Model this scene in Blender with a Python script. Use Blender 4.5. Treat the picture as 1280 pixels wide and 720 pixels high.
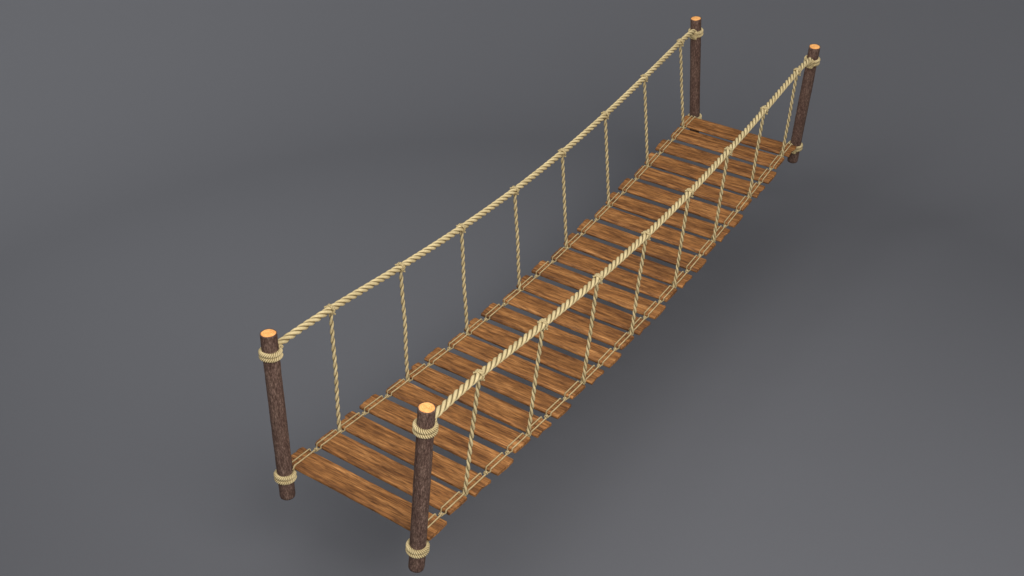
import bpy, math, random
from mathutils import Vector, Matrix, noise

S = bpy.context.scene
for o in list(bpy.data.objects):
    bpy.data.objects.remove(o)
COL = S.collection

# ------------------------------------------------------------------ camera
CAM_POS = (3.2603, -6.1038, 5.0225)
PITCH, YAW = 0.62919, 0.58663
cd = bpy.data.cameras.new("camera")
cd.sensor_width = 36.0
cd.lens = 36.0 * 1365.57 / 1280.0
cd.clip_start, cd.clip_end = 0.05, 200
cam = bpy.data.objects.new("camera", cd)
cam.location = CAM_POS
cam.rotation_euler = (math.pi / 2 - PITCH, 0, YAW)
COL.objects.link(cam)
S.camera = cam

# ------------------------------------------------------------------ world, lamps, exposure
w = bpy.data.worlds.new("World")
S.world = w
w.use_nodes = True
w.node_tree.nodes['Background'].inputs[0].default_value = (0.93, 0.96, 1.0, 1)
w.node_tree.nodes['Background'].inputs[1].default_value = 0.60

FW = Vector((-math.sin(YAW), math.cos(YAW), 0))       # the way the camera looks, level
RT = Vector((math.cos(YAW), math.sin(YAW), 0))        # to the right of the picture

def softbox(name, t, s, z, aim, size, power, color=(1, 1, 1)):
    """lamp at t metres ahead of the camera, s to the right, height z; aimed at (t,s,z)"""
    base = Vector((CAM_POS[0], CAM_POS[1], 0))
    P = base + FW * t + RT * s + Vector((0, 0, z))
    A = base + FW * aim[0] + RT * aim[1] + Vector((0, 0, aim[2]))
    l = bpy.data.lights.new(name, 'AREA')
    l.shape = 'SQUARE'
    l.size = size
    l.energy = power
    l.color = color
    o = bpy.data.objects.new(name, l)
    o.location = P
    o.rotation_euler = (A - P).to_track_quat('-Z', 'Y').to_euler()
    COL.objects.link(o)
    return o

softbox('key_softbox', -0.2, 2.9, 7.0, (5.9, 1.9, -1), 4.6, 690, (1.0, 0.99, 0.97))
softbox('top_softbox', 6.3, 0.2, 6.8, (7.0, 0.2, 0), 5.0, 85, (1.0, 0.99, 0.97))
softbox('wall_softbox', 7.2, -4.2, 5.2, (12.0, -3.6, 3.0), 2.5, 225, (0.97, 1.0, 1.0))
softbox('front_softbox', 2.0, -3.2, 7.0, (8.4, 0.5, -0.5), 4.0, 105, (1.0, 0.985, 0.97))

S.view_settings.view_transform = 'Standard'
S.view_settings.look = 'None'
S.view_settings.exposure = 0
S.view_settings.gamma = 1
S.render.resolution_x, S.render.resolution_y = 1024, 576

# ------------------------------------------------------------------ materials
def new_mat(name, rough):
    m = bpy.data.materials.new(name)
    m.use_nodes = True
    n = m.node_tree.nodes
    b = n['Principled BSDF']
    b.inputs['Roughness'].default_value = rough
    return m, n, m.node_tree.links, b

def ramp(n, stops):
    r = n.new('ShaderNodeValToRGB')
    e = r.color_ramp.elements
    while len(e) > 1:
        e.remove(e[-1])
    e[0].position, e[0].color = stops[0][0], (*stops[0][1], 1)
    for p, c in stops[1:]:
        x = e.new(p)
        x.color = (*c, 1)
    return r

def noise_node(n, l, vec, scale, detail=4, rough=0.55, dist=0.0):
    t = n.new('ShaderNodeTexNoise')
    t.inputs['Scale'].default_value = scale
    t.inputs['Detail'].default_value = detail
    t.inputs['Roughness'].default_value = rough
    t.inputs['Distortion'].default_value = dist
    l.new(vec, t.inputs['Vector'])
    return t.outputs[0]

def mapping(n, l, vec, scale, loc=None):
    m = n.new('ShaderNodeMapping')
    m.inputs['Scale'].default_value = scale
    l.new(vec, m.inputs['Vector'])
    if loc is not None:
        l.new(loc, m.inputs['Location'])
    return m.outputs[0]

def mixc(n, l, kind, fac, a, b):
    m = n.new('ShaderNodeMix')
    m.data_type = 'RGBA'
    m.blend_type = kind
    for s, v in ((0, fac), (6, a), (7, b)):
        if isinstance(v, (int, float)):
            m.inputs[s].default_value = v
        elif isinstance(v, tuple):
            m.inputs[s].default_value = (*v, 1)
        else:
            l.new(v, m.inputs[s])
    return m.outputs[2]

def bump(n, l, b, h, strength, dist):
    x = n.new('ShaderNodeBump')
    x.inputs['Strength'].default_value = strength
    x.inputs['Distance'].default_value = dist
    l.new(h, x.inputs['Height'])
    l.new(x.outputs[0], b.inputs['Normal'])

def mat_plank():
    m, n, l, b = new_mat('oiled_plank_wood', 0.62)
    b.inputs['Specular IOR Level'].default_value = 0.3
    tc = n.new('ShaderNodeTexCoord')
    oi = n.new('ShaderNodeObjectInfo')
    mul = n.new('ShaderNodeMath'); mul.operation = 'MULTIPLY'; mul.inputs[1].default_value = 37.0
    l.new(oi.outputs['Random'], mul.inputs[0])
    cx = n.new('ShaderNodeCombineXYZ')
    for i in range(3):
        l.new(mul.outputs[0], cx.inputs[i])
    v1 = mapping(n, l, tc.outputs['Object'], (1.7, 24, 20), cx.outputs[0])
    v2 = mapping(n, l, tc.outputs['Object'], (9.0, 120, 70), cx.outputs[0])
    v3 = mapping(n, l, tc.outputs['Object'], (8.0, 60, 40), cx.outputs[0])
    n1 = noise_node(n, l, v1, 1.5, 5, 0.6, 0.6)
    n2 = noise_node(n, l, v2, 1.2, 4, 0.6, 0.3)
    n3 = noise_node(n, l, v3, 1.0, 5, 0.65, 0.4)
    c1 = ramp(n, [(0.27, (0.110, 0.043, 0.013)), (0.42, (0.195, 0.078, 0.021)), (0.55, (0.275, 0.114, 0.031)), (0.72, (0.39, 0.178, 0.055))])
    l.new(n1, c1.inputs[0])
    c2 = ramp(n, [(0.37, (0.50, 0.46, 0.43)), (0.50, (1, 1, 1)), (0.66, (1.35, 1.32, 1.28))])
    l.new(n2, c2.inputs[0])
    c3 = ramp(n, [(0.32, (0.70, 0.66, 0.63)), (0.47, (1, 1, 1)), (0.7, (1.22, 1.22, 1.24))])
    l.new(n3, c3.inputs[0])
    c = mixc(n, l, 'MULTIPLY', 1.0, c1.outputs[0], c2.outputs[0])
    c = mixc(n, l, 'MULTIPLY', 1.0, c, c3.outputs[0])
    # worn and weathered patches
    v4 = mapping(n, l, tc.outputs['Object'], (3.2, 9, 9), cx.outputs[0])
    c4 = ramp(n, [(0.34, (0.70, 0.68, 0.70)), (0.50, (1, 1, 1)), (0.68, (1.25, 1.30, 1.42))])
    l.new(noise_node(n, l, v4, 1.0, 4, 0.6, 0.5), c4.inputs[0])
    c = mixc(n, l, 'MULTIPLY', 1.0, c, c4.outputs[0])
    l.new(c, b.inputs['Base Color'])
    add = n.new('ShaderNodeMath'); add.operation = 'ADD'
    l.new(n2, add.inputs[0]); l.new(n3, add.inputs[1])
    bump(n, l, b, add.outputs[0], 0.55, 0.006)
    return m

def mat_rope(name, col, dark, fibre=1.0, groove_shade=(0.150, 0.104, 0.044)):
    m, n, l, b = new_mat(name, 0.85)
    b.inputs['Specular IOR Level'].default_value = 0.15
    uv = n.new('ShaderNodeUVMap'); uv.uv_map = 'UVMap'
    v = mapping(n, l, uv.outputs[0], (20 * fibre, 9, 1))
    n1 = noise_node(n, l, v, 1.0, 3, 0.6)
    tc = n.new('ShaderNodeTexCoord')
    n2 = noise_node(n, l, tc.outputs['Object'], 14, 3)
    c1 = ramp(n, [(0.3, dark), (0.52, col), (0.75, tuple(min(1, x * 1.18) for x in col))])
    l.new(n1, c1.inputs[0])
    c2 = ramp(n, [(0.35, (0.86, 0.84, 0.80)), (0.65, (1.08, 1.08, 1.08))])
    l.new(n2, c2.inputs[0])
    c = mixc(n, l, 'MULTIPLY', 1.0, c1.outputs[0], c2.outputs[0])
    # shade in the grooves, painted into the colour as brown along every strand seam
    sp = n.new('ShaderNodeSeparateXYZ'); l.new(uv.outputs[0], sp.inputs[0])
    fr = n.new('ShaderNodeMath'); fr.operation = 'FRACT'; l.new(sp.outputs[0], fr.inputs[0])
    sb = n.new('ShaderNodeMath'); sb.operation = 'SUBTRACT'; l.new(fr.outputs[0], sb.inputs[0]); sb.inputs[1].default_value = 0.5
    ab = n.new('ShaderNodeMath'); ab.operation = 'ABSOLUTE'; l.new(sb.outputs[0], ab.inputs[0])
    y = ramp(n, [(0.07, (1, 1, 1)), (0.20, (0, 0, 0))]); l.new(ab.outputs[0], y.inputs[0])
    c = mixc(n, l, 'MIX', y.outputs[0], c, groove_shade)
    l.new(c, b.inputs['Base Color'])
    bump(n, l, b, n1, 0.4, 0.002)
    return m

def mat_bark():
    m, n, l, b = new_mat('brown_bark', 0.9)
    b.inputs['Specular IOR Level'].default_value = 0.15
    tc = n.new('ShaderNodeTexCoord')
    oi = n.new('ShaderNodeObjectInfo')
    v = mapping(n, l, tc.outputs['Object'], (1, 1, 0.28), oi.outputs['Location'])
    vo = n.new('ShaderNodeTexVoronoi'); vo.feature = 'DISTANCE_TO_EDGE'
    vo.inputs['Scale'].default_value = 130
    nn = noise_node(n, l, v, 60, 4, 0.6)
    mx = mixc(n, l, 'MIX', 0.012, v, nn)
    l.new(mx, vo.inputs['Vector'])
    n1 = noise_node(n, l, v, 150, 4, 0.65)
    n2 = noise_node(n, l, v, 28, 3, 0.6)
    c1 = ramp(n, [(0.30, (0.056, 0.033, 0.025)), (0.50, (0.122, 0.076, 0.058)), (0.72, (0.26, 0.175, 0.138))])
    l.new(n1, c1.inputs[0])
    c2 = ramp(n, [(0.0, (0.40, 0.36, 0.33)), (0.12, (1, 1, 1))])
    l.new(vo.outputs['Distance'], c2.inputs[0])
    c3 = ramp(n, [(0.35, (0.82, 0.74, 0.74)), (0.6, (1.12, 1.08, 1.05))])
    l.new(n2, c3.inputs[0])
    c = mixc(n, l, 'MULTIPLY', 0.8, c1.outputs[0], c2.outputs[0])
    c = mixc(n, l, 'MULTIPLY', 1.0, c, c3.outputs[0])
    l.new(c, b.inputs['Base Color'])
    bump(n, l, b, n1, 0.8, 0.004)
    return m

def mat_endgrain():
    m, n, l, b = new_mat('pale_end_grain', 0.7)
    tc = n.new('ShaderNodeTexCoord')
    ln = n.new('ShaderNodeVectorMath'); ln.operation = 'LENGTH'
    nz = noise_node(n, l, tc.outputs['Object'], 25, 3)
    flat = mapping(n, l, tc.outputs['Object'], (1, 1, 0))
    l.new(flat, ln.inputs[0])
    ma = n.new('ShaderNodeMath'); ma.operation = 'MULTIPLY_ADD'
    l.new(nz, ma.inputs[0]); ma.inputs[1].default_value = 0.012
    l.new(ln.outputs['Value'], ma.inputs[2])
    si = n.new('ShaderNodeMath'); si.operation = 'MULTIPLY'; si.inputs[1].default_value = 520
    l.new(ma.outputs[0], si.inputs[0])
    sn = n.new('ShaderNodeMath'); sn.operation = 'SINE'
    l.new(si.outputs[0], sn.inputs[0])
    c1 = ramp(n, [(0.0, (0.85, 0.37, 0.10)), (0.5, (0.92, 0.43, 0.13)), (1.0, (0.95, 0.50, 0.17))])
    mp = n.new('ShaderNodeMapRange'); mp.inputs[1].default_value = -1; mp.inputs[2].default_value = 1
    l.new(sn.outputs[0], mp.inputs[0])
    l.new(mp.outputs[0], c1.inputs[0])
    c2 = ramp(n, [(0.35, (0.82, 0.72, 0.6)), (0.6, (1.05, 1.05, 1.05))])
    l.new(noise_node(n, l, tc.outputs['Object'], 45, 4), c2.inputs[0])
    l.new(mixc(n, l, 'MULTIPLY', 1.0, c1.outputs[0], c2.outputs[0]), b.inputs['Base Color'])
    return m

def mat_backdrop():
    m, n, l, b = new_mat('grey_paper_backdrop', 0.8)
    b.inputs['Specular IOR Level'].default_value = 0.2
    tc = n.new('ShaderNodeTexCoord')
    c = ramp(n, [(0.3, (0.110, 0.1105, 0.120)), (0.7, (0.115, 0.1155, 0.125))])
    l.new(noise_node(n, l, tc.outputs['Object'], 90, 3), c.inputs[0])
    l.new(c.outputs[0], b.inputs['Base Color'])
    return m

PLANK = mat_plank()
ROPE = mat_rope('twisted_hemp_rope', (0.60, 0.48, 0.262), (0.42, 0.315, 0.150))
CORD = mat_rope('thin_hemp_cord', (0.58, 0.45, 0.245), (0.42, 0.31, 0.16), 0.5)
BARK = mat_bark()
ENDG = mat_endgrain()
BACK = mat_backdrop()

# ------------------------------------------------------------------ helpers
def mesh_object(name, verts, faces, material, parent=None, loc=(0, 0, 0), uvs=None, smooth=True):
    me = bpy.data.meshes.new(name)
    me.from_pydata([tuple(v) for v in verts], [], faces)
    if uvs:
        ul = me.uv_layers.new(name='UVMap')
        for p in me.polygons:
            for k, li in enumerate(p.loop_indices):
                ul.data[li].uv = uvs[p.index][k]
    me.materials.append(material)
    if smooth:
        me.polygons.foreach_set('use_smooth', [True] * len(me.polygons))
    me.update()
    o = bpy.data.objects.new(name, me)
    COL.objects.link(o)
    o.parent = parent
    o.location = loc
    return o

class Rope:
    """collects twisted strands into one mesh"""
    def __init__(s):
        s.v, s.f, s.uv = [], [], []
    def sweep(s, pts, rad, pitch, lobes=3, seg=15, step=None, depth=0.20, taper=0.0, start=0.0):
        pts = [Vector(p) for p in pts]
        # resample
        L = [0.0]
        for a, b in zip(pts, pts[1:]):
            L.append(L[-1] + (b - a).length)
        tot = L[-1]
        step = step or abs(pitch) / 14
        n = max(2, int(tot / step))
        P, j = [], 0
        for i in range(n + 1):
            d = tot * i / n
            while j < len(L) - 2 and L[j + 1] < d:
                j += 1
            t = (d - L[j]) / max(1e-9, L[j + 1] - L[j])
            P.append(pts[j].lerp(pts[j + 1], min(1, t)))
        T = [(P[min(i + 1, n)] - P[max(i - 1, 0)]).normalized() for i in range(n + 1)]
        up = Vector((0, 0, 1)) if abs(T[0].z) < 0.9 else Vector((0, 1, 0))
        N = (up - T[0] * up.dot(T[0])).normalized()
        base = len(s.v)
        for i in range(n + 1):
            N = (N - T[i] * N.dot(T[i])).normalized()
            B = T[i].cross(N)
            d = tot * i / n
            rot = start + 2 * math.pi * d / pitch
            r0 = rad
            if taper:
                r0 *= min(1.0, 0.25 + d / taper, 0.25 + (tot - d) / taper)
            for k in range(seg):
                a = 2 * math.pi * k / seg
                h = math.pi / lobes
                ph = (a + h) % (2 * h) - h             # angle from the middle of this strand
                dd = min(0.5, depth + 0.28)
                c = dd * math.cos(ph) + math.sqrt(max(0.0, (1 - dd) ** 2 - (dd * math.sin(ph)) ** 2))
                c = max(c, 1 - 1.9 * depth)
                r = r0 * c
                aa = a + rot
                s.v.append(P[i] + (N * math.cos(aa) + B * math.sin(aa)) * r)
        for i in range(n):
            for k in range(seg):
                k2 = (k + 1) % seg
                a, b = base + i * seg + k, base + i * seg + k2
                s.f.append((a, b, b + seg, a + seg))
                d0, d1 = tot * i / n * 10, tot * (i + 1) / n * 10
                u0, u1 = lobes * k / seg, lobes * (k + 1) / seg
                s.uv.append(((u0, d0), (u1, d0), (u1, d1), (u0, d1)))
        for e, rev in ((0, True), (n, False)):
            idx = [base + e * seg + k for k in range(seg)]
            if rev:
                idx.reverse()
            s.f.append(tuple(idx))
            s.uv.append(tuple((k / seg, 0) for k in range(seg)))
    def build(s, name, material, parent, loc=(0, 0, 0)):
        off = Vector(loc)
        return mesh_object(name, [v - off for v in s.v], s.f, material, parent, loc, s.uv)

def catmull(P, n=12):
    P = [Vector(p) for p in P]
    Q = [P[0] * 2 - P[1]] + P + [P[-1] * 2 - P[-2]]
    out = []
    for i in range(1, len(Q) - 2):
        a, b, c, d = Q[i - 1:i + 3]
        for k in range(n):
            t = k / n
            out.append(0.5 * (2 * b + (c - a) * t + (2 * a - 5 * b + 4 * c - d) * t * t + (3 * b - a - 3 * c + d) * t ** 3))
    out.append(P[-1])
    return out

def coil(center, axis, R, r_turns, rise, start, n=72, ecc=0.0):
    """points of a helix round an axis"""
    axis = Vector(axis).normalized()
    ref = Vector((1, 0, 0)) if abs(axis.x) < 0.8 else Vector((0, 1, 0))
    U = (ref - axis * ref.dot(axis)).normalized()
    V = axis.cross(U)
    m = max(8, int(n * r_turns))
    out = []
    for i in range(m + 1):
        t = i / m
        a = start + 2 * math.pi * r_turns * t
        out.append(Vector(center) + U * math.cos(a) * R * (1 + ecc) + V * math.sin(a) * R + axis * (rise * (t - 0.5)))
    return out

# ------------------------------------------------------------------ backdrop sheet: floor sweeping up into a wall
FLOOR_Z, BOWL_R, BEND_R = -0.88, 6.7, 2.6
prof = [(BOWL_R - BEND_R * 0.25) * i / 24 for i in range(1, 25)]
prof = [(r, 0.0) for r in prof]
r1 = prof[-1][0]
for i in range(1, 31):
    a = math.pi / 2 * i / 30
    prof.append((r1 + BEND_R * math.sin(a), BEND_R * (1 - math.cos(a))))
for i in range(1, 8):
    prof.append((r1 + BEND_R, BEND_R + 6 * i / 7))
bc = Vector((CAM_POS[0], CAM_POS[1], 0)) + FW * 4.9
NA = 144
bv, bf = [bc + Vector((0, 0, FLOOR_Z))], []
for r, z in prof:
    for k in range(NA):
        a = 2 * math.pi * k / NA
        ang = abs((a + math.pi) % (2 * math.pi) - math.pi)
        wgt = max(0.0, min(1.0, (2.3 - ang) / 0.7))
        wgt = wgt * wgt * (3 - 2 * wgt)
        bv.append(bc + FW * (r * math.cos(a)) + RT * (r * math.sin(a)) + Vector((0, 0, FLOOR_Z + z * wgt)))
for k in range(NA):
    bf.append((0, 1 + k, 1 + (k + 1) % NA))
for i in range(len(prof) - 1):
    for k in range(NA):
        a, b_ = 1 + i * NA + k, 1 + i * NA + (k + 1) % NA
        bf.append((a, a + NA, b_ + NA, b_))
ground = mesh_object('ground', bv, bf, BACK)
ground['kind'] = 'structure'

# ------------------------------------------------------------------ bridge geometry (metres; deck one metre wide)
D = 0.70062                       # spacing of the hangers
PITCH_Y = D / 3                   # spacing of the planks
Y0 = -0.0406 * 3.5 * D
def deck_z(y):
    u = y / (3.5 * D) + 0.0406
    return 0.2221 * u * u - 0.0434 * u ** 4
def plank_y(j):
    return -3.5 * D + (j - 2.5) * PITCH_Y

bridge = bpy.data.objects.new('rope_bridge', None)
bridge.empty_display_size = 0.3
bridge.location = (0, Y0, 0)
COL.objects.link(bridge)
bridge['label'] = 'sagging wooden plank footbridge hung from twisted beige ropes between four bark-covered posts'
bridge['category'] = 'rope bridge'
OFF = Vector((0, Y0, 0))

# ---- posts
def make_post(sx, sy):
    top = Vector((sx * 0.5599, Y0 + sy * 2.7402, 1.1892))
    bot = Vector((sx * 0.5016, Y0 + sy * 2.8510, 0.0077))
    axis = (top - bot)
    H = axis.length
    q = axis.to_track_quat('Z', 'Y')
    rnd = random.Random(int(sx * 3 + sy * 7 + 50))
    sd = Vector((rnd.random() * 9, rnd.random() * 9, rnd.random() * 9))
    seg, rings, R = 56, 110, 0.0475
    v, f = [], []
    for i in range(rings + 1):
        z = H * i / rings
        for k in range(seg):
            a = 2 * math.pi * k / seg
            d = Vector((math.cos(a), math.sin(a), 0))
            r = R * (1.0 + 0.035 * noise.noise(d * 1.2 + Vector((0, 0, z * 3)) + sd))
            r += 0.0016 * noise.noise(Vector((d.x * 9, d.y * 9, z * 11)) + sd)
            r += 0.0012 * noise.noise(Vector((d.x * 22, d.y * 22, z * 20)) + sd)
            if i == 0: r *= 0.955
            v.append(Vector((d.x * r, d.y * r, z)))
    for i in range(rings):
        for k in range(seg):
            k2 = (k + 1) % seg
            f.append((i * seg + k, i * seg + k2, (i + 1) * seg + k2, (i + 1) * seg + k))
    f.append(tuple(reversed(range(seg))))
    # bark rim, a little above and around the sawn face
    last = rings * seg
    b0 = len(v)
    for k in range(seg):
        p = v[last + k]
        v.append(Vector((p.x * 0.90, p.y * 0.90, H + 0.001)))
    for k in range(seg):
        k2 = (k + 1) % seg
        f.append((last + k, last + k2, b0 + k2, b0 + k))
    o = mesh_object('post', v, f, BARK, bridge, bot - OFF)
    o.rotation_mode = 'QUATERNION'
    o.rotation_quaternion = q
    # sawn top
    v2 = [Vector((0, 0, 0.003))]
    rr = [0.3, 0.6, 0.85, 1.0]
    for j, s_ in enumerate(rr):
        for k in range(seg):
            p = v[last + k]
            v2.append(Vector((p.x * 0.91 * s_, p.y * 0.91 * s_, 0.003 - (0.0028 if j == 3 else 0) + 0.0006 * noise.noise(p * 90 * s_))))
    f2 = [(0, 1 + k, 1 + (k + 1) % seg) for k in range(seg)]
    for j in range(3):
        for k in range(seg):
            a, b_ = 1 + j * seg + k, 1 + j * seg + (k + 1) % seg
            f2.append((a, a + seg, b_ + seg, b_))
    mesh_object('cut_end', v2, f2, ENDG, o, (0, 0, H))
    # lashings: two turns of rope round the post, in the post's own axes
    for hz in (1.055, 0.168):
        zc = (hz - bot.z) / (top.z - bot.z) * H
        r = Rope()
        inward = -sy
        st = rnd.random() * 6
        fd = q.inverted() @ Vector((0, -sy, 0))
        face = math.atan2(fd.y, fd.x)      # the side towards the deck
        m, turns = 170, 2.1
        pts = []
        for q_ in range(m + 1):
            a = face + 2 * math.pi * turns * q_ / m
            u_ = q_ / m * turns
            # each turn lies level and steps down to the next on the deck side
            fr = u_ % 1.0
            lift = math.floor(u_) + max(0.0, min(1.0, (fr - 0.86) / 0.14))
            z_ = zc + 0.0155 - 0.0295 * min(lift, 1.6)
            rr = R + 0.0068 + (0.006 if u_ > 2.0 else 0) * min(1, (u_ - 2.0) / 0.05)
            pts.append(Vector((math.cos(a) * rr, math.sin(a) * rr, z_ + 0.0015 * noise.noise(Vector((a * 2, hz * 9, 0)) + sd))))
        r.sweep(pts, 0.0152, 0.034 * sx, 3, 18, step=0.0020, depth=0.22, taper=0.012)
        # the tucked end, crossing both turns on the deck side
        pts = []
        for q_ in range(25):
            t_ = q_ / 24
            a = face + (0.55 - 1.1 * t_) * sx
            rr = R + 0.016 + 0.010 * math.sin(math.pi * t_)
            pts.append(Vector((math.cos(a) * rr, math.sin(a) * rr, zc + 0.030 - 0.060 * t_)))
        r.sweep(pts, 0.0115, 0.030 * sx, 3, 15, step=0.0022, depth=0.22, taper=0.012)
        r.build('rope_lashing', ROPE, o, (0, 0, zc))
    return o

for sy in (-1, 1):
    for sx in (-1, 1):
        make_post(sx, sy)

# ---- planks: three kinds that alternate along the deck
def plank_mesh(kind):
    rnd = random.Random(kind * 11 + 3)
    sd = Vector((rnd.random() * 20, rnd.random() * 20, 0))
    hd = 0.0853                                   # half depth
    th = 0.026
    # cross section, counter-clockwise seen from +x: (y, z, edge weight)
    b = 0.0035
    ch = {0: 0.004, 1: 0.005, 2: 0.017}[kind]     # chamfer of the front edge
    sec = [(-hd, -ch * 0.9), (-hd + ch * 0.4, -0.0035), (-hd + ch * 1.5, 0)]
    for y in (-0.052, -0.034, -0.018, -0.010, -0.004, 0.002, 0.010, 0.026, 0.045, 0.062):
        sec.append((y, 0))
    sec += [(hd - 1.6 * b, 0), (hd - 0.4 * b, -0.4 * b), (hd, -1.6 * b),
            (hd, -th + b), (hd - b, -th), (0, -th), (-hd + b, -th), (-hd, -th + b)]
    ns = len(sec)
    nx = 90
    def ext(y, side):
        if kind == 0:      # split end
            e = 0.556 + 0.007 * noise.noise(Vector((y * 18, side * 5, 1)) + sd)
            e -= 0.013 * math.exp(-((y + 0.001 * side) / 0.0045) ** 2)
            if side > 0 and y < 0: e -= 0.006
            if side < 0: e += -0.012 if y < -0.002 else 0.004
        elif kind == 1:
            e = 0.560 + 0.006 * noise.noise(Vector((y * 25, side * 3, 4)) + sd)
            if y < -0.05: e += -0.004
            if abs(y - 0.03) < 0.012: e -= 0.005
        else:
            e = 0.529 + 0.006 * noise.noise(Vector((y * 18, side * 4, 7)) + sd) + 0.05 * y
        e -= 0.002 * max(0, abs(y) - 0.062) / 0.0215
        return e
    v, f = [], []
    xs = [0, 0.003] + [0.003 + 0.994 * i / nx for i in range(1, nx)] + [0.997, 1]
    for i, t in enumerate(xs):
        endk = min(i, len(xs) - 1 - i)
        for (y, z) in sec:
            x = -ext(y, -1) * (1 - t) + ext(y, 1) * t
            yy = y
            if y <= -0.06:
                yy += 0.0045 * noise.noise(Vector((x * 3.1, 1, 0)) + sd) + 0.0015 * noise.noise(Vector((x * 19, 2, 0)) + sd)
            if y >= 0.06:
                yy += 0.0040 * noise.noise(Vector((x * 2.7, 8, 0)) + sd) + 0.0015 * noise.noise(Vector((x * 17, 9, 0)) + sd)
            zz = z + 0.0022 * noise.noise(Vector((x * 2.2, y * 5, 3)) + sd)
            if z > -0.006:
                zz += 0.0010 * noise.noise(Vector((x * 7, y * 60, 5)) + sd)
            if kind == 0 and z == 0 and abs(y + 0.001) < 0.008:
                zz -= 0.006 * max(0, (abs(x) - 0.46) / 0.09)
            if kind == 2:      # front edge worn down towards its left end
                if y < -0.06 and z > -th + 0.005: zz -= 0.004 * max(0, -x + 0.1)
            if endk == 0:
                yy *= 0.985
                zz = (zz + th / 2) * 0.80 - th / 2
            v.append((x, yy, zz))
    n = len(xs)
    for i in range(n - 1):
        for k in range(ns):
            k2 = (k + 1) % ns
            f.append((i * ns + k, i * ns + k2, (i + 1) * ns + k2, (i + 1) * ns + k))
    for e, rev in ((0, False), (n - 1, True)):
        # strips across the end keep the notch crisp
        top = list(range(0, 16)); m = ns
        idx = [e * ns + k for k in range(ns)]
        c = len(v)
        cx = sum(v[i][0] for i in idx) / ns
        v.append((cx * 0.985 if kind == 0 else cx, 0, -th / 2))
        for k in range(ns):
            a, b_ = idx[k], idx[(k + 1) % ns]
            f.append((c, b_, a) if not rev else (c, a, b_))
    return v, f

# cord that ties a plank down at one end, in the plank's axes (same at both ends)
def lashing(parent, x0, last=False):
    r = Rope()
    hp = PITCH_Y / 2
    cr = 0.0056
    zt = cr * 0.75
    k = dict(rad=cr, pitch=0.020, lobes=2, seg=8, step=0.0030, depth=0.25)
    zb = -0.016                                # height of the knots between the planks
    a = [(x0 - 0.003, -hp + 0.006, zb), (x0 - 0.015, -0.094, zb - 0.001), (x0 - 0.0175, -0.0915, -0.012), (x0 - 0.0175, -0.0875, zt),
         (x0 - 0.017, -0.06, zt), (x0 - 0.017, 0.05, zt), (x0 - 0.017, 0.0870, zt - 0.001), (x0 - 0.016, 0.0925, -0.010), (x0 - 0.012, 0.0925, -0.029), (x0 - 0.002, 0.06, -0.0315)]
    r.sweep(catmull(a, 5), **k)
    c = [(x0 + 0.003, -hp + 0.006, zb), (x0 + 0.013, -0.094, zb - 0.001), (x0 + 0.0165, -0.0915, -0.010), (x0 + 0.0165, -0.0870, zt),
         (x0 + 0.017, -0.05, zt), (x0 + 0.017, 0.05, zt), (x0 + 0.016, 0.0870, zt), (x0 + 0.012, 0.098, -0.004), (x0 + 0.004, hp - 0.004, zb + 0.006)]
    r.sweep(catmull(c, 5), **k)
    u = [(x0, -hp, zb), (x0, -0.093, -0.028), (x0, -0.06, -0.0315), (x0, 0.06, -0.0315), (x0, 0.093, -0.028), (x0, hp, zb)]
    r.sweep(catmull(u, 4), **k)
    # the knot in the gap before the plank
    r.sweep(coil((x0, -hp, zb + 0.002), (0.25, 1, -0.15), 0.0080, 2.2, 0.020, 0.6, 22), 0.0072, 0.022, 2, 8, step=0.0028, depth=0.2)
    return r

protos = {}
for kind in range(3):
    v, f = plank_mesh(kind)
    me_obj = mesh_object('plank', v, f, PLANK, bridge)
    for pl in me_obj.data.polygons:
        if len(pl.vertices) == 3:
            pl.use_smooth = False
    kids = []
    for x0 in (-0.487, 0.484):
        kids.append(lashing(me_obj, x0).build('rope_lashing', CORD, me_obj, (x0, 0, 0)))
    protos[kind] = (me_obj, kids)

used = set()
rj = random.Random(5)
for j in range(1, 25):
    kind = {0: 0, 1: 1, 2: 2}[j % 3]
    o, kids = protos[kind]
    if kind in used:
        p = o.copy()
        COL.objects.link(p)
        p.parent = bridge
        for kk in kids:
            c = kk.copy()
            COL.objects.link(c)
            c.parent = p
    else:
        p = o
        used.add(kind)
    y = plank_y(j)
    sl = math.atan((deck_z(y + 0.05) - deck_z(y - 0.05)) / 0.1)
    p.location = Vector((rj.uniform(-0.002, 0.002), y, deck_z(y) + 0.012)) - OFF + Vector((0, (-0.006, 0.0, 0.006)[kind], 0))
    p.rotation_euler = (sl + rj.uniform(-0.01, 0.01), rj.uniform(-0.002, 0.002), rj.uniform(-0.006, 0.006))

# ---- handrail ropes
def hang_top(sx, i):
    s_ = (i - 3.5) / 3.5
    u = s_ + 0.0406
    return Vector((sx * (0.5431 + 0.0031 * u * u), s_ * D * 3.5 * 0.9529 - 0.0121, 0.8848 + 0.2205 * u * u - 0.0394 * u ** 4))

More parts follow.
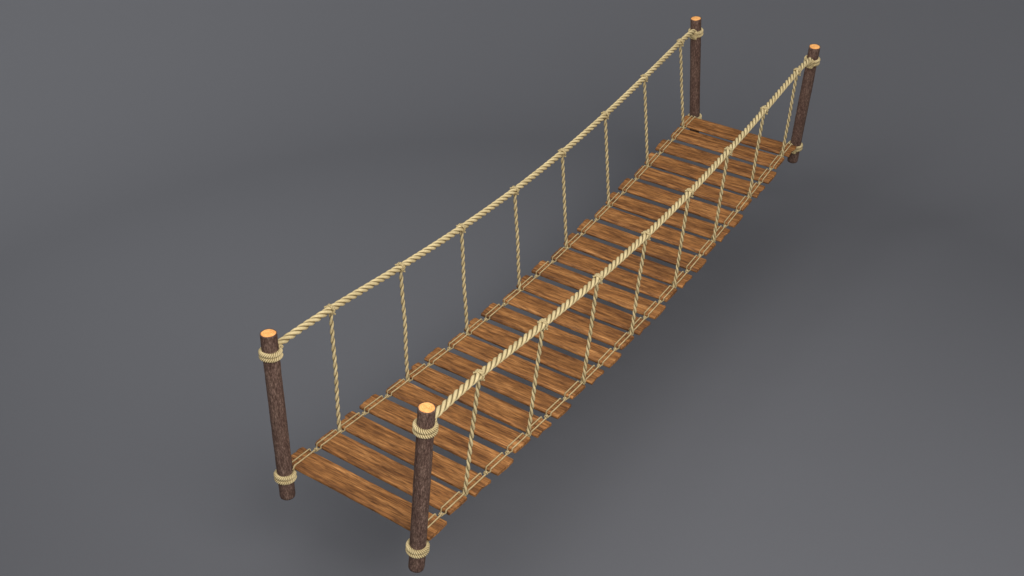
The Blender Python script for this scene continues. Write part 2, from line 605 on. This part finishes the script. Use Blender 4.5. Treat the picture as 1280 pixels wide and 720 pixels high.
RAIL = {}
for sx in (-1, 1):
    P = [(sx * 0.553, -2.845, 1.062), (sx * 0.552, -2.76, 1.078)] + [hang_top(sx, i) for i in range(8)] + [(sx * 0.552, 2.56, 1.086), (sx * 0.5545, 2.655, 1.064)]
    pts = catmull(P, 14)
    # last bit hooks onto the far post
    r = Rope()
    r.sweep(pts, 0.0238, 0.162 * (1 if sx < 0 else -1), 3, 24, step=0.006, depth=0.22)
    # end whipping against the near post
    for yy, zz in ((-2.797, 1.066), (2.603, 1.072)):
        d = Vector((0, 1, 0.2))
        r.sweep(coil((sx * 0.5525, yy, zz - 0.004), (0.1, 1, -0.5), 0.0225, 1.15, 0.022, 1.0, 40), 0.011, 0.04 * sx, 3, 9, step=0.004)
    RAIL[sx] = r.build('hand_rope', ROPE, bridge, Vector((0, 0, 0)))
    RAIL[sx].location = -OFF
# ---- hangers with their knots
for sx in (-1, 1):
    for i in range(8):
        s_ = (i - 3.5) / 3.5
        yb = s_ * 3.5 * D
        T_ = hang_top(sx, i)
        B_ = Vector((sx * 0.494, yb, deck_z(yb) + 0.004))
        rnd = random.Random(i * 2 + (sx > 0))
        mid = T_.lerp(B_, 0.5) + Vector((rnd.uniform(-0.004, 0.004), rnd.uniform(-0.004, 0.004), 0))
        pts = catmull([T_ + Vector((0, 0, -0.012)), T_.lerp(B_, 0.25), mid, T_.lerp(B_, 0.75), B_], 10)
        r = Rope()
        r.sweep(pts, 0.0140, 0.122 * (1 if sx < 0 else -1), 2, 20, step=0.007, depth=0.17, start=rnd.random() * 6)
        # lower tie round the side cord
        r.sweep(coil((B_.x, B_.y, B_.z - 0.010), (0.3 * sx, 1, 0.1), 0.0085, 1.7, 0.020, 2.0, 26), 0.0062, 0.03 * sx, 3, 8, step=0.003)
        o = r.build('hanger_rope', ROPE, bridge, T_ - OFF * 0)
        o.location = T_ - OFF
        # knot on the hand rope
        k = Rope()
        tan = (hang_top(sx, min(7, i + 1)) - hang_top(sx, max(0, i - 1))).normalized()
        k.sweep(coil((0, 0, 0), tan + Vector((0, 0.25, 0.5)) * 0.35, 0.0255, 1.6, 0.024, rnd.uniform(0, 1.2), 46), 0.0088, 0.034 * (1 if sx < 0 else -1), 3, 9, step=0.0035)
        k.sweep(coil((0, 0, -0.001), tan - Vector((0, 0.2, 0.8)) * 0.35, 0.0262, 0.8, 0.012, rnd.uniform(1.5, 2.5), 46), 0.0080, 0.034 * (1 if sx < 0 else -1), 3, 9, step=0.0035)
        e = Vector((0.018, 0.004, -0.028))
        k.sweep([Vector((0.004, 0, -0.020)), e, e + Vector((0.012, 0.006, -0.003))], 0.0068, 0.03, 3, 9, step=0.003)
        e = Vector((-0.012, -0.010, 0.022))
        k.sweep([Vector((0, 0, 0.021)), e, e + Vector((-0.014, -0.014, -0.003))], 0.0068, 0.03, 3, 9, step=0.003)
        k.build('knot', ROPE, o, (0, 0, 0))

# ---- cords from the deck corners to the lower lashings of the posts
for sy, j in ((-1, 1), (1, 24)):
    y = plank_y(j) + sy * 0.085
    for sx in (-1, 1):
        x0 = -0.487 if sx < 0 else 0.484
        yp = Y0 + sy * 2.836
        zp = 0.168
        r = Rope()
        for dx in (-0.017, 0.017):
            ye = plank_y(j) + sy * 0.075
            st = Vector((x0 + dx, ye, deck_z(ye) + 0.0155))
            md = Vector((x0 + dx * 0.9, ye + sy * 0.018, deck_z(ye) + 0.006))
            en = Vector((x0 + dx * 1.6 + sx * 0.02, yp - sy * 0.050, zp + 0.012))
            r.sweep(catmull([st, md, md.lerp(en, 0.5) + Vector((0, 0, -0.004)), en], 8), 0.0065, 0.026, 2, 8, step=0.004)
        r.build('anchor_cord', CORD, bridge, Vector((0, 0, 0))).location = -OFF
